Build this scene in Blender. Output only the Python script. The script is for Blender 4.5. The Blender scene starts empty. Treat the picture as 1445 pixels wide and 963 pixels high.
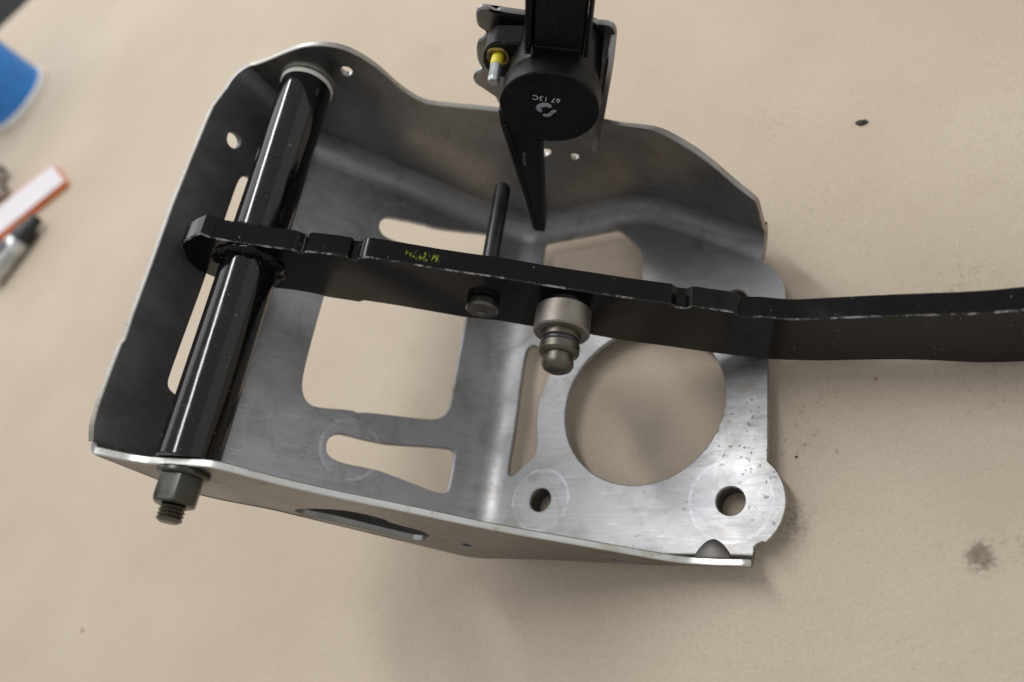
import bpy, bmesh, math, random
from mathutils import Vector, Matrix, noise
from mathutils.geometry import delaunay_2d_cdt

random.seed(4)
scene = bpy.context.scene
COL = scene.collection
MM = 0.001

# ------------------------------------------------------------------ camera
# rows: world X, Y, Z expressed in lens axes (right, down, forward)
CM = ((0.857889, -0.113635, -0.501112), (0.134461, -0.891610, 0.432379), (-0.495930, -0.438314, -0.749623))
CAM = Vector((124.694, -128.406, 288.0))
FPX, CX, CY = 1166.0, 722.5, 481.5
cam_data = bpy.data.cameras.new('camera')
cam = bpy.data.objects.new('camera', cam_data)
COL.objects.link(cam)
right = Vector([r[0] for r in CM]); up = -Vector([r[1] for r in CM]); back = -Vector([r[2] for r in CM])
rot = Matrix((right, up, back)).transposed().to_4x4()
cam.matrix_world = Matrix.Translation(CAM * MM) @ rot
cam_data.sensor_width = 22.3
cam_data.sensor_fit = 'HORIZONTAL'
cam_data.lens = 22.3 * FPX / 1445.0
cam_data.clip_start = 0.01
cam_data.clip_end = 50
cam_data.dof.use_dof = True
cam_data.dof.focus_distance = 0.290
cam_data.dof.aperture_fstop = 3.6
cam_data.dof.aperture_blades = 7
scene.camera = cam

# ------------------------------------------------------------------ light
world = bpy.data.worlds.new('World'); scene.world = world; world.use_nodes = True
bg = world.node_tree.nodes['Background']
bg.inputs['Color'].default_value = (0.99, 0.99, 0.985, 1); bg.inputs['Strength'].default_value = 0.46

def area(name, loc, target, sx, sy, power, colour):
    d = bpy.data.lights.new(name, 'AREA'); d.shape = 'RECTANGLE'; d.size = sx; d.size_y = sy
    d.energy = power; d.color = colour
    o = bpy.data.objects.new(name, d); COL.objects.link(o)
    o.location = loc
    o.rotation_euler = (Vector(target) - Vector(loc)).to_track_quat('-Z', 'Y').to_euler()
    return o
area('ceiling_tube_light', (-0.42, 0.62, 1.35), (-0.25, 0.40, 0), 0.12, 1.35, 11.5, (1.0, 0.995, 0.985))
area('window_light', (-2.0, 1.3, 1.2), (-.2, .1, 0), 2.6, 2.0, 20, (0.97, 0.98, 1.0))
area('right_fill_light', (2.6, 1.1, 0.95), (-.1, 0, .05), 4.0, 2.2, 7, (0.94, 0.97, 1.0))  # unseen soft fill added from the right to lift the sloping panel
scene.view_settings.view_transform = 'Standard'
scene.view_settings.look = 'None'
scene.view_settings.exposure = 0.08
scene.view_settings.gamma = 1.0

# ------------------------------------------------------------------ projection of a traced point onto a real surface (mm)
def ray(p):
    a = (p[0] - CX, p[1] - CY, FPX)
    return Vector([sum(r[i] * a[i] for i in range(3)) for r in CM])
PZ = -8.0                       # the paper lies this far below the underside of the booster face
def on_z(p, z=PZ):
    v = ray(p); return CAM + v * ((z - CAM.z) / v.z)
def on_t(p, h=0.0): return on_z(p, PZ + h)      # point at height h above the paper
def on_y(p, y):
    v = ray(p); return CAM + v * ((y - CAM.y) / v.y)

def to_px(P):
    d = Vector(P) - CAM
    c = [sum(CM[r][i] * d[r] for r in range(3)) for i in range(3)]
    return (CX + FPX * c[0] / c[2], CY + FPX * c[1] / c[2])

# ------------------------------------------------------------------ materials
def new_mat(name):
    m = bpy.data.materials.new(name); m.use_nodes = True
    nt = m.node_tree
    return m, nt, nt.nodes['Principled BSDF']
class N:
    """tiny node helper"""
    def __init__(s, nt): s.nt = nt; s.pos = nt.nodes.new('ShaderNodeNewGeometry').outputs['Position']
    def node(s, t, **kw):
        n = s.nt.nodes.new(t)
        for k, v in kw.items(): setattr(n, k, v)
        return n
    def set(s, sock, v):
        if hasattr(v, 'is_output') or isinstance(v, bpy.types.NodeSocket): s.nt.links.new(v, sock)
        else: sock.default_value = v
    def noise(s, scale, detail=4, rough=0.6, vec=None, stretch=None, dist=0.0):
        n = s.node('ShaderNodeTexNoise'); n.inputs['Scale'].default_value = scale
        n.inputs['Detail'].default_value = detail; n.inputs['Roughness'].default_value = rough
        n.inputs['Distortion'].default_value = dist
        v = vec or s.pos
        if stretch:
            mp = s.node('ShaderNodeMapping'); s.nt.links.new(v, mp.inputs['Vector'])
            mp.inputs['Scale'].default_value = stretch[0]
            mp.inputs['Rotation'].default_value = stretch[1]
            v = mp.outputs[0]
        s.nt.links.new(v, n.inputs['Vector'])
        return n.outputs['Fac']
    def math(s, op, a, b=0.0, c=None, clamp=False):
        n = s.node('ShaderNodeMath', operation=op, use_clamp=clamp)
        s.set(n.inputs[0], a); s.set(n.inputs[1], b)
        if c is not None: s.set(n.inputs[2], c)
        return n.outputs[0]
    def ramp(s, fac, a, b, lo=0.0, hi=1.0):
        n = s.node('ShaderNodeMapRange'); n.interpolation_type = 'SMOOTHSTEP'
        s.set(n.inputs['Value'], fac)
        n.inputs['From Min'].default_value = a; n.inputs['From Max'].default_value = b
        n.inputs['To Min'].default_value = lo; n.inputs['To Max'].default_value = hi
        return n.outputs['Result']
    def mix(s, fac, a, b):
        n = s.node('ShaderNodeMix', data_type='RGBA')
        s.set(n.inputs[0], fac); s.set(n.inputs[6], a); s.set(n.inputs[7], b)
        return n.outputs[2]
    def dist(s, p, scale=(1, 1, 1)):
        """distance (m) from a world point given in mm"""
        sub = s.node('ShaderNodeVectorMath', operation='SUBTRACT'); s.nt.links.new(s.pos, sub.inputs[0])
        sub.inputs[1].default_value = Vector(p) * MM
        mul = s.node('ShaderNodeVectorMath', operation='MULTIPLY'); s.nt.links.new(sub.outputs[0], mul.inputs[0])
        mul.inputs[1].default_value = scale
        ln = s.node('ShaderNodeVectorMath', operation='LENGTH'); s.nt.links.new(mul.outputs[0], ln.inputs[0])
        return ln.outputs['Value']
    def bump(s, h, strength, distance, bsdf):
        b = s.node('ShaderNodeBump'); b.inputs['Strength'].default_value = strength
        b.inputs['Distance'].default_value = distance
        s.nt.links.new(h, b.inputs['Height']); s.nt.links.new(b.outputs[0], bsdf.inputs['Normal'])

def mat_paper():
    m, nt, b = new_mat('kraft_paper'); n = N(nt)
    big = n.noise(7, 4, .55); fib = n.noise(900, 3, .6); mid = n.noise(70, 5, .65)
    col = n.mix(n.ramp(big, .3, .7), (.540, .449, .350, 1), (.602, .511, .408, 1))
    col = n.mix(n.ramp(fib, .35, .75, 0, .30), col, (.40, .325, .245, 1))
    col = n.mix(n.ramp(mid, .58, .75, 0, .22), col, (.44, .355, .26, 1))
    mot = n.noise(240, 3, .6)
    col = n.mix(n.ramp(mot, .55, .72, 0, .11), col, (.44, .36, .275, 1))
    fl = n.noise(330, 1, .3, stretch=((1, 5, 1), (0, 0, .9)))
    col = n.mix(n.ramp(fl, .745, .775, 0, .35), col, (.30, .23, .16, 1))
    fl = n.noise(300, 1, .3, stretch=((5, 1, 1), (0, 0, .5)))
    col = n.mix(n.ramp(fl, .745, .775, 0, .30), col, (.70, .63, .53, 1))
    # oily smudges left by the part: each one is a spot with a broken edge
    fine = n.noise(260, 5, .75); grit = n.noise(620, 2, .5)
    spots = [((1384, 792), 4.5, .7, .52), ((1415, 768), 8, .35, .60), ((1350, 800), 9, .25, .62), ((1112, 735), 8, .55, .56), ((1098, 640), 10, .4, .60),
             ((1135, 600), 16, .38, .635), ((1190, 640), 24, .26, .645), ((1330, 445), 20, .25, .62), ((1375, 395), 10, .35, .6), ((1400, 535), 18, .32, .62), ((1150, 555), 14, .30, .625),
             ((600, 80), 22, .18, .55), ((1085, 175), 12, .25, .60), ((1170, 300), 26, .16, .6), ((560, 860), 20, .12, .62), ((280, 660), 5, .3, .6), ((1270, 910), 6, .3, .6)]
    for p, r, amt, th in spots:
        w = on_z(p)
        d = n.dist((w.x, w.y, 0), (1, 1, 0))
        near = n.ramp(d, r * .25 * MM, r * 1.5 * MM, 1, 0)
        tex = n.ramp(n.math('ADD', n.math('MULTIPLY', fine, .6), n.math('MULTIPLY', grit, .4)), th - .10, th + .04)
        f = n.math('MULTIPLY', n.math('MULTIPLY', near, tex), amt, clamp=True)
        col = n.mix(n.math('MULTIPLY', f, .85), col, (.15, .115, .08, 1))
    wst = on_z((1380, 786))
    d = n.dist((wst.x, wst.y, 0), (1, 1, 0))
    core = n.ramp(n.math('ADD', d, n.math('MULTIPLY', n.math('SUBTRACT', n.noise(160, 4, .7), .5), .016)), .0018, .0050, .66, 0)
    col = n.mix(core, col, (.17, .135, .10, 1))
    n.set(b.inputs['Base Color'], col)
    b.inputs['Roughness'].default_value = .82
    b.inputs['Specular IOR Level'].default_value = .25
    cre = n.noise(16, 3, .5, stretch=((1, 3.5, 1), (0, 0, .5)))
    h = n.math('ADD', n.math('MULTIPLY', fib, .25), n.math('ADD', n.math('MULTIPLY', mid, .3), n.math('MULTIPLY', cre, 1.5)))
    n.bump(h, .25, .0008, b)
    return m

RINGS = []          # filled before the steel is made: (centre, inner, outer) of the rubbed rings, mm
def mat_steel(name, base=(.40, .405, .42), rough=.36, rust=1.0, grain_rot=(0, 0, 0), tint=None, rings=()):
    m, nt, b = new_mat(name); n = N(nt)
    cloud = n.noise(28, 5, .6, dist=.6); fine = n.noise(420, 4, .7); spot = n.noise(560, 2, .45); spot_area = n.noise(30, 2, .5)
    grain = n.noise(60, 4, .7, stretch=((1, 30, 1), grain_rot))
    c0 = tuple(base) + (1,)
    dk = tuple(x * .86 for x in base) + (1,)
    lt = tuple(min(1, x * 1.18) for x in base) + (1,)
    col = n.mix(n.ramp(cloud, .32, .68), dk, c0)
    col = n.mix(n.ramp(grain, .40, .75, 0, .6), col, lt)
    # thin oily film in patches
    film = n.noise(45, 4, .65, dist=1.2)
    col = n.mix(n.ramp(film, .50, .70, 0, .55), col, (base[0] * .66, base[1] * .60, base[2] * .50, 1))
    tar = n.noise(14, 5, .65, dist=1.5)
    col = n.mix(n.ramp(tar, .48, .68, 0, .36), col, (base[0] * .60, base[1] * .54, base[2] * .46, 1))
    wipe = n.noise(34, 5, .75, stretch=((1, 6, 1), (0, 0, .7)), dist=.8)
    col = n.mix(n.ramp(wipe, .54, .74, 0, .15), col, (base[0] * .62, base[1] * .60, base[2] * .57, 1))
    for k, (rz, sc, hi) in enumerate(((.35, 55, .5), (1.1, 70, .4), (2.3, 48, .45)) if tint else ()):
        sn = n.noise(sc, 2, .5, stretch=((1, 45, 1), (.2 * k, .3, rz)))
        col = n.mix(n.math('MULTIPLY', n.ramp(sn, .685, .71), hi), col, tuple(min(1, x * 1.55) for x in base) + (1,))
    rs = n.math('MULTIPLY', n.ramp(spot, .64, .70), n.ramp(spot_area, .46, .60, 0, rust))
    rsm = n.math('MULTIPLY', n.ramp(fine, .64, .76), n.ramp(n.noise(20, 2, .5), .48, .62, 0, .8 * rust))
    rsx = n.math('MAXIMUM', rs, rsm)
    col = n.mix(n.math('MULTIPLY', rsx, .7), col, (.20, .12, .075, 1))
    met = n.math('SUBTRACT', 1.0, n.math('MULTIPLY', rsx, .9), clamp=True)
    rg = n.math('ADD', n.ramp(cloud, .3, .7, rough - .07, rough + .09), n.math('MULTIPLY', n.math('SUBTRACT', grain, .5), .12))
    rg = n.math('ADD', rg, n.math('ADD', n.math('MULTIPLY', rsx, .4), n.ramp(wipe, .45, .72, -.01, .05)), clamp=True)
    for c, r0, r1 in rings:
        d = n.dist(c)
        edge = n.math('MULTIPLY', n.math('SUBTRACT', fine, .5), .0016)
        d = n.math('ADD', d, edge)
        band = n.math('MULTIPLY', n.ramp(d, (r0 - .5) * MM, (r0 + .5) * MM), n.ramp(d, (r1 - .4) * MM, (r1 + .5) * MM, 1, 0))
        line = n.math('MULTIPLY', n.ramp(d, (r1 - 1.3) * MM, (r1 - .5) * MM), n.ramp(d, (r1 - .2) * MM, (r1 + .5) * MM, 1, 0))
        f = n.math('ADD', n.math('MULTIPLY', band, n.ramp(grain, .4, .65, .04, .18)), n.math('MULTIPLY', line, n.ramp(n.noise(90, 4, .7), .42, .60, .05, .5)), clamp=True)
        col = n.mix(f, col, (.66, .69, .74, 1))
    if tint:      # dark reflection painted into the end wall colour (x below a limit), cloudy edge
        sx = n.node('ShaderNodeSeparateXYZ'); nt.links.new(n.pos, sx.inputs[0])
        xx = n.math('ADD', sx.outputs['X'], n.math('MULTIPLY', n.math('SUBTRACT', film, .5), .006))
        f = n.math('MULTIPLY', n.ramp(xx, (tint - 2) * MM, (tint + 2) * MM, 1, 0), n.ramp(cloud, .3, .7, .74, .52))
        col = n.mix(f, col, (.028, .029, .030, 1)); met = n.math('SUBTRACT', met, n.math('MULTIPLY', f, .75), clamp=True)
    n.set(b.inputs['Base Color'], col); n.set(b.inputs['Metallic'], met); n.set(b.inputs['Roughness'], rg)
    h = n.math('ADD', n.math('MULTIPLY', grain, .5), n.math('ADD', n.math('MULTIPLY', cloud, 1.2), n.math('MULTIPLY', fine, .14)))
    n.bump(h, .06, .0008, b)
    return m

def mat_black(name, base=(.010, .010, .011), rough=.16, orange=.10, dust=.0, coat=.0, mark=None, spec=.36):
    m, nt, b = new_mat(name); n = N(nt)
    c = n.noise(60, 4, .6); f = n.noise(500, 4, .7)
    col = n.mix(n.ramp(c, .3, .7), tuple(base) + (1,), tuple(x * 1.5 for x in base) + (1,))
    fleck = n.ramp(n.noise(700, 2, .5), .72, .76)
    col = n.mix(n.math('MULTIPLY', fleck, dust), col, (.32, .30, .26, 1))
    if mark:
        d = n.dist(mark[0], mark[1])
        near = n.ramp(d, .004, .0100, 1, 0)
        tex = n.ramp(n.noise(700, 4, .75, stretch=((1, .5, 1), (0, 0, .6))), .50, .66)
        col = n.mix(n.math('MULTIPLY', near, tex), col, (.33, .42, .03, 1))
    n.set(b.inputs['Base Color'], col)
    rg = n.ramp(c, .3, .75, rough * .75, rough * 1.5)
    n.set(b.inputs['Roughness'], rg)
    b.inputs['Specular IOR Level'].default_value = spec
    if coat: b.inputs['Coat Weight'].default_value = coat; b.inputs['Coat Roughness'].default_value = .08
    h = n.math('ADD', n.math('MULTIPLY', n.noise(180, 3, .5), 1.0), n.math('MULTIPLY', f, .35))
    n.bump(h, orange, .0006, b)
    return m

def mat_plain(name, col, rough=.5, metal=0.0, var=.12, scale=120, bump=.05, **kw):
    m, nt, b = new_mat(name); n = N(nt)
    c = n.noise(scale, 4, .6)
    dk = tuple(x * (1 - var) for x in col) + (1,); lt = tuple(min(1, x * (1 + var)) for x in col) + (1,)
    n.set(b.inputs['Base Color'], n.mix(n.ramp(c, .3, .7), dk, lt))
    n.set(b.inputs['Roughness'], n.ramp(c, .3, .7, max(.03, rough - .06), rough + .08))
    b.inputs['Metallic'].default_value = metal
    for k, v in kw.items(): b.inputs[k].default_value = v
    n.bump(c, bump, .0005, b)
    return m

# ------------------------------------------------------------------ mesh helpers (everything in mm, stored in metres)
def link(name, bm, mat, parent=None, smooth=35):
    me = bpy.data.meshes.new(name)
    o = bpy.data.objects.new(name, me)
    org = Vector((0, 0, 0))
    if parent is not None:
        o.parent = parent; org = Vector(parent['_org']) if '_org' in parent else org
    elif hasattr(bm, '_org'): org = bm._org
    for v in bm.verts: v.co = (v.co - org) * MM
    bmesh.ops.recalc_face_normals(bm, faces=bm.faces[:])
    bm.to_mesh(me); bm.free()
    if smooth:
        me.polygons.foreach_set('use_smooth', [True] * len(me.polygons))
        me.set_sharp_from_angle(angle=math.radians(smooth))
    me.materials.append(mat)
    COL.objects.link(o)
    return o
ORG = {}
def thing(name, label, cat, org, group=None):
    o = bpy.data.objects.new(name, None); COL.objects.link(o)
    o.empty_display_size = .01
    o.location = Vector(org) * MM; o['_org'] = tuple(org)
    o['label'] = label; o['category'] = cat
    if group: o['group'] = group
    return o
def part(name, bm, mat, parent, smooth=35, label=None, edge=None):
    """parts hang straight under the thing or under another part"""
    root = parent
    while '_org' not in root: root = root.parent
    org = Vector(root['_org'])
    me = bpy.data.meshes.new(name); o = bpy.data.objects.new(name, me)
    for v in bm.verts: v.co = (v.co - org) * MM
    bmesh.ops.recalc_face_normals(bm, faces=bm.faces[:])
    bm.to_mesh(me); bm.free()
    if smooth:
        me.polygons.foreach_set('use_smooth', [True] * len(me.polygons))
        me.set_sharp_from_angle(angle=math.radians(smooth))
    me.materials.append(mat); o.parent = parent
    if edge: me.materials.append(edge)
    if label: o['label'] = label
    COL.objects.link(o)
    return o

def chaikin(pts, it=2, closed=True):
    for _ in range(it):
        out = []
        k = len(pts)
        rng = range(k if closed else k - 1)
        if not closed: out.append(pts[0])
        for i in rng:
            a, b = Vector(pts[i]), Vector(pts[(i + 1) % k])
            out += [a * .75 + b * .25, a * .25 + b * .75]
        if not closed: out.append(pts[-1])
        pts = out
    return [Vector(p) for p in pts]
def resample(pts, step, closed=True):
    out = []
    k = len(pts)
    for i in range(k if closed else k - 1):
        a, b = Vector(pts[i]), Vector(pts[(i + 1) % k])
        m = max(1, int(math.ceil((b - a).length / step)))
        out += [a.lerp(b, j / m) for j in range(m)]
    if not closed: out.append(Vector(pts[-1]))
    return out
def circle2(cx, cy, r, n=48, ry=None, rot=0):
    ry = ry or r
    c, s = math.cos(rot), math.sin(rot)
    out = []
    for i in range(n):
        a = 2 * math.pi * i / n; x, y = r * math.cos(a), ry * math.sin(a)
        out.append(Vector((cx + x * c - y * s, cy + x * s + y * c)))
    return out
def inside(p, loop):
    x, y = p; r = False; j = len(loop) - 1
    for i in range(len(loop)):
        a, b = loop[i], loop[j]
        if (a[1] > y) != (b[1] > y) and x < (b[0] - a[0]) * (y - a[1]) / (b[1] - a[1]) + a[0]: r = not r
        j = i
    return r
def sheet(bm, outline, holes, fmap, t, grid, cham=.35, open_edge=None, ci=1):
    """a plate of thickness t cut from a flat pattern and laid on the surface fmap(u, v) -> (point, normal)"""
    loops = [[Vector(p) for p in outline]] + [[Vector(p) for p in h] for h in holes]
    verts, edges = [], []
    for lp in loops:
        s = len(verts); k = len(lp); verts += lp
        edges += [(s + i, s + (i + 1) % k) for i in range(k)]
    us = [p[0] for p in loops[0]]; vs = [p[1] for p in loops[0]]
    gu, gv = grid
    u = min(us) + gu * .5
    while u < max(us):
        v = min(vs) + gv * .5
        while v < max(vs):
            q = Vector((u, v))
            if inside(q, loops[0]) and not any(inside(q, h) for h in loops[1:]):
                if min((q - w).length for w in verts[:sum(len(l) for l in loops)]) > min(gu, gv) * .45:
                    verts.append(q)
            v += gv
        u += gu
    co, ed, fa, *_ = delaunay_2d_cdt(verts, edges, [], 0, 1e-5)
    tops, bots, nrm = [], [], []
    for c in co:
        p, n = fmap(c[0], c[1])
        tops.append(bm.verts.new(p)); bots.append(bm.verts.new(p - n * t)); nrm.append(n)
    cnt = {}
    for f in fa:
        c = sum((co[i] for i in f), Vector((0, 0))) / len(f)
        area2 = abs(sum(co[f[i]].cross(co[f[(i + 1) % len(f)]]) for i in range(len(f))))
        if area2 < .02: continue          # sliver along a straight edge
        if not inside(c, loops[0]) or any(inside(c, h) for h in loops[1:]): continue
        try: bm.faces.new([tops[i] for i in f]); bm.faces.new([bots[i] for i in reversed(f)])
        except ValueError: continue
        for i in range(len(f)):
            a, b = f[i], f[(i + 1) % len(f)]
            k = (min(a, b), max(a, b))
            cnt.setdefault(k, []).append((a, b, c))
    bd = [v[0] for v in cnt.values() if len(v) == 1]
    out = {}
    for a, b, c in bd:
        pa, pb = tops[a].co, tops[b].co
        n = (nrm[a] + nrm[b]).normalized()
        pc, _ = fmap(c[0], c[1])
        o = (pb - pa).cross(n)
        if o.length < 1e-9: continue
        o.normalize()
        if o.dot((pa + pb) / 2 - pc) < 0: o = -o
        for i in (a, b): out[i] = out.get(i, Vector((0, 0, 0))) + o
    m1, m2 = {}, {}
    oset = {(round(p[0], 3), round(p[1], 3)) for p in loops[0]}
    isout = lambda c: (round(c[0], 3), round(c[1], 3)) in oset
    for i, o in out.items():
        o = o.normalized()
        m1[i] = bm.verts.new(tops[i].co + o * cham - nrm[i] * cham)
        m2[i] = bm.verts.new(tops[i].co + o * cham - nrm[i] * (t - cham))
    for a, b, c in bd:
        if a not in m1 or b not in m1: continue
        if open_edge and open_edge(co[a]) and open_edge(co[b]): continue
        rim = 1 if isout(co[a]) and isout(co[b]) else 0
        for r0, r1, mi in ((tops, m1, ci), (m1, m2, 1), (m2, bots, 1)):
            try: bm.faces.new((r0[a], r0[b], r1[b], r1[a])).material_index = mi if rim else 0
            except ValueError: pass
    for v in [v for v in bm.verts if not v.link_faces]: bm.verts.remove(v)
def lathe(bm, c, axis, prof, seg=48, wob=0, jit=None):
    """surface of revolution: prof = [(distance along axis, radius)], centre c (mm)"""
    axis = Vector(axis).normalized(); c = Vector(c)
    e1 = axis.orthogonal().normalized(); e2 = axis.cross(e1)
    rows = []
    for d, r in prof:
        if r < 1e-6: rows.append([bm.verts.new(c + axis * d)]); continue
        row = []
        for i in range(seg):
            a = 2 * math.pi * i / seg
            rr = r * (1 + (noise.noise(Vector((math.cos(a) * 3, math.sin(a) * 3, d))) * wob if wob else 0))
            row.append(bm.verts.new(c + axis * d + (e1 * math.cos(a) + e2 * math.sin(a)) * rr))
        rows.append(row)
    for p, q in zip(rows, rows[1:]):
        for i in range(seg):
            j = (i + 1) % seg
            if len(p) == 1 and len(q) == 1: continue
            if len(p) == 1: bm.faces.new((p[0], q[i], q[j]))
            elif len(q) == 1: bm.faces.new((p[i], p[j], q[0]))
            else: bm.faces.new((p[i], p[j], q[j], q[i]))
    return bm
def solid(bm, pts_xz, y0, y1, cham=.5, shift=None):
    """prism of a polygon in the XZ plane between y0 (front) and y1 (rear) with chamfered edges"""
    pts = [Vector((p[0], p[1])) for p in pts_xz]
    k = len(pts)
    ar = sum(pts[i].x * pts[(i + 1) % k].y - pts[(i + 1) % k].x * pts[i].y for i in range(k))
    if ar < 0: pts.reverse()
    inn = []
    for i in range(k):
        a, b, c = pts[i - 1], pts[i], pts[(i + 1) % k]
        d1 = (b - a).normalized(); d2 = (c - b).normalized()
        n1 = Vector((-d1.y, d1.x)); n2 = Vector((-d2.y, d2.x))
        nn = (n1 + n2)
        if nn.length < 1e-6: nn = n1
        nn.normalize(); inn.append(b + nn * cham / max(.5, nn.dot(n1)))
    s = shift or (lambda x: 0.0)
    def row(P, y): return [bm.verts.new((p.x, y + s(p.x), p.y)) for p in P]
    rows = [row(inn, y0), row(pts, y0 + cham), row(pts, y1 - cham), row(inn, y1)]
    for p, q in zip(rows, rows[1:]):
        for i in range(k):
            j = (i + 1) % k; bm.faces.new((p[i], p[j], q[j], q[i]))
    for r in (rows[0], rows[-1]):
        f = bm.faces.new(r)
        bmesh.ops.triangulate(bm, faces=[f])
def px_y(pts, y):
    return [(lambda w: Vector((w.x, w.z)))(on_y(p, y)) for p in pts]

# ================================================================== SETTING
paper_mat = mat_paper()
def make_paper():
    e0, e1 = on_z((41, 0)), on_z((2, 39))
    d = (e0 - e1).normalized(); d.z = 0.0; d.normalize()
    nrm = Vector((d.y, -d.x, 0))            # from the far edge towards the camera
    if nrm.dot(CAM - e0) < 0: nrm = -nrm
    bm = bmesh.new()
    nu, nv = 150, 150
    vs = []
    for i in range(nu + 1):
        row = []
        for j in range(nv + 1):
            s = (i / nu - .42) * 2600; t = (j / nv) ** 1.0 * 2000
            p = e0 + d * s + nrm * t; p.z = PZ
            r = math.hypot(p.x, p.y)
            w = max(0, min(1, (r - 110) / 260))
            z = (noise.noise(p * .006) * 1.6 + noise.noise(p * .02) * .5) * w - .1 + PZ
            row.append(bm.verts.new((p.x, p.y, z)))
        vs.append(row)
    for i in range(nu):
        for j in range(nv):
            bm.faces.new((vs[i][j], vs[i + 1][j], vs[i + 1][j + 1], vs[i][j + 1]))
    # the sheet folds down over the far table edge
    for i in range(nu):
        a, b = vs[i][0], vs[i + 1][0]
        c = bm.verts.new(b.co + Vector((0, 0, -30))); e = bm.verts.new(a.co + Vector((0, 0, -30)))
        bm.faces.new((a, b, c, e))
    o = link('paper_covered_table', bm, paper_mat, smooth=60); o['kind'] = 'structure'
    bm = bmesh.new()
    L = 6000
    f = [bm.verts.new(p) for p in ((-L, -L, -760), (L, -L, -760), (L, L, -760), (-L, L, -760))]
    bm.faces.new(f)
    o = link('floor', bm, mat_plain('dark_floor', (.014, .010, .009), .6, scale=4), smooth=0); o['kind'] = 'structure'
make_paper()

# ================================================================== PEDAL BRACKET
T = 2.5
def fillet_profile(pts, radii, step=1.5):
    """polyline in XZ with rounded corners"""
    P = [Vector(p) for p in pts]
    out = [P[0]]
    for i in range(1, len(P) - 1):
        a, b, c = P[i - 1], P[i], P[i + 1]
        d1 = (a - b).normalized(); d2 = (c - b).normalized()
        ang = d1.angle(d2); r = radii[i - 1]
        l = r / math.tan(ang / 2)
        s = b + d1 * l; e = b + d2 * l
        bis = (d1 + d2).normalized(); cen = b + bis * (r / math.sin(ang / 2))
        a0 = math.atan2(s.y - cen.y, s.x - cen.x); a1 = math.atan2(e.y - cen.y, e.x - cen.x)
        while a1 - a0 > math.pi: a1 -= 2 * math.pi
        while a1 - a0 < -math.pi: a1 += 2 * math.pi
        m = max(5, int(abs(a1 - a0) * r / step))
        out += [Vector((cen.x + r * math.cos(a0 + (a1 - a0) * j / m), cen.y + r * math.sin(a0 + (a1 - a0) * j / m))) for j in range(m + 1)]
    out.append(P[-1])
    return out
PROF = fillet_profile([(60, 2.5), (-69, 2.5), (-129, 100), (-127.3, 146)], [17, 7])
PU = [0.0]
for a, b in zip(PROF, PROF[1:]): PU.append(PU[-1] + (b - a).length)
def prof_at(u):
    """point and inner normal of the web at arc length u"""
    u = max(0, min(PU[-1], u))
    for i in range(len(PROF) - 1):
        if u <= PU[i + 1] or i == len(PROF) - 2:
            t = (u - PU[i]) / (PU[i + 1] - PU[i])
            def nn(k):
                a = PROF[max(0, k - 1)]; b = PROF[min(len(PROF) - 1, k + 1)]; d = (b - a).normalized()
                return Vector((d.y, -d.x))
            p = PROF[i].lerp(PROF[i + 1], t); n = nn(i).lerp(nn(i + 1), t).normalized()
            if (PU[i + 1] - PU[i]) > 12:      # long flat stretch: keep it flat
                d = (PROF[i + 1] - PROF[i]).normalized(); n = Vector((d.y, -d.x))
            return p, n
def u_of_x(x): return 60 - x          # on the flat booster face only
def on_web(p):
    v = ray(p); best = None
    for i in range(len(PROF) - 1):
        a, b = PROF[i], PROF[i + 1]; d = b - a
        # CAM + v s = a + d t  (in XZ)
        det = v.x * (-d.y) + d.x * v.z
        if abs(det) < 1e-9: continue
        rx, rz = a.x - CAM.x, a.y - CAM.z
        s = (rx * (-d.y) + d.x * rz) / det
        t = (v.x * rz - v.z * rx) / det
        lo = -1e-6 if i else -5; hi = 1 + 1e-6 if i < len(PROF) - 2 else 3
        if lo <= t <= hi and s > 0 and (best is None or s < best[0]):
            best = (s, PU[i] + t * d.length, CAM.y + v.y * s)
    return Vector((best[1], best[2]))
def web(u, y):
    p, n = prof_at(u)
    w = noise.noise(Vector((u * .03, y * .03, 2))) * .22
    return Vector((p.x + n.x * w, y, p.y + n.y * w)), Vector((n.x, 0, n.y))
RB, RF = 9.2, 3.2                     # bend radii at the rear and the front flange
YF_IN = -62.5
def yb(x):                             # inner face of the rear flange: straight, then angled in towards the right end
    if x < -14: return 98.5
    if x > 10: return 90.1 - (x - 10) * .60
    t = (x + 14) / 24
    return 98.5 - t * t * 24 * .35
def yb_s(x): return sum(yb(x + k * 3) for k in range(-2, 3)) / 5
def yb_n(x):
    b = (yb_s(x + .5) - yb_s(x - .5)); return Vector((b, -1, 0)).normalized()
def on_back(p):
    y = 90
    for _ in range(40):
        w = on_y(p, y); y = .5 * y + .5 * yb_s(w.x)
    return on_y(p, y)

bracket = thing('pedal_bracket', 'bare grey steel pedal bracket channel lying on brown paper', 'bracket', (0, 0, 0))

hole_ring = []
for c in ((37, -41), (-41, -39.3)):
    hole_ring.append(((c[0], c[1], 2.5), 6, 15.5 if c[0] > 0 else 13.0))
def world_of(px):
    q = on_web(px); p, n = web(q.x, q.y); return tuple(p)
hole_ring.append((world_of((494, 634)), 0, 12.5)); hole_ring.append((world_of((566, 325)), 0, 13.5))
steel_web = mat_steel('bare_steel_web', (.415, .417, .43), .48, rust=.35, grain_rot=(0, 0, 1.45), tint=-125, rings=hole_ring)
edge_dull = mat_steel('dull_edge_steel', (.40, .39, .365), .42, rust=1.0)
edge_steel = mat_steel('sheared_edge_steel', (.70, .70, .68), .40, rust=.5)
steel_front = mat_steel('bare_steel_front', (.25, .246, .24), .40, rust=.8, grain_rot=(0, .8, 0))
steel_flange = mat_steel('bare_steel_flange', (.34, .332, .325), .34, rust=1.0, grain_rot=(0, .8, 0))

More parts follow.
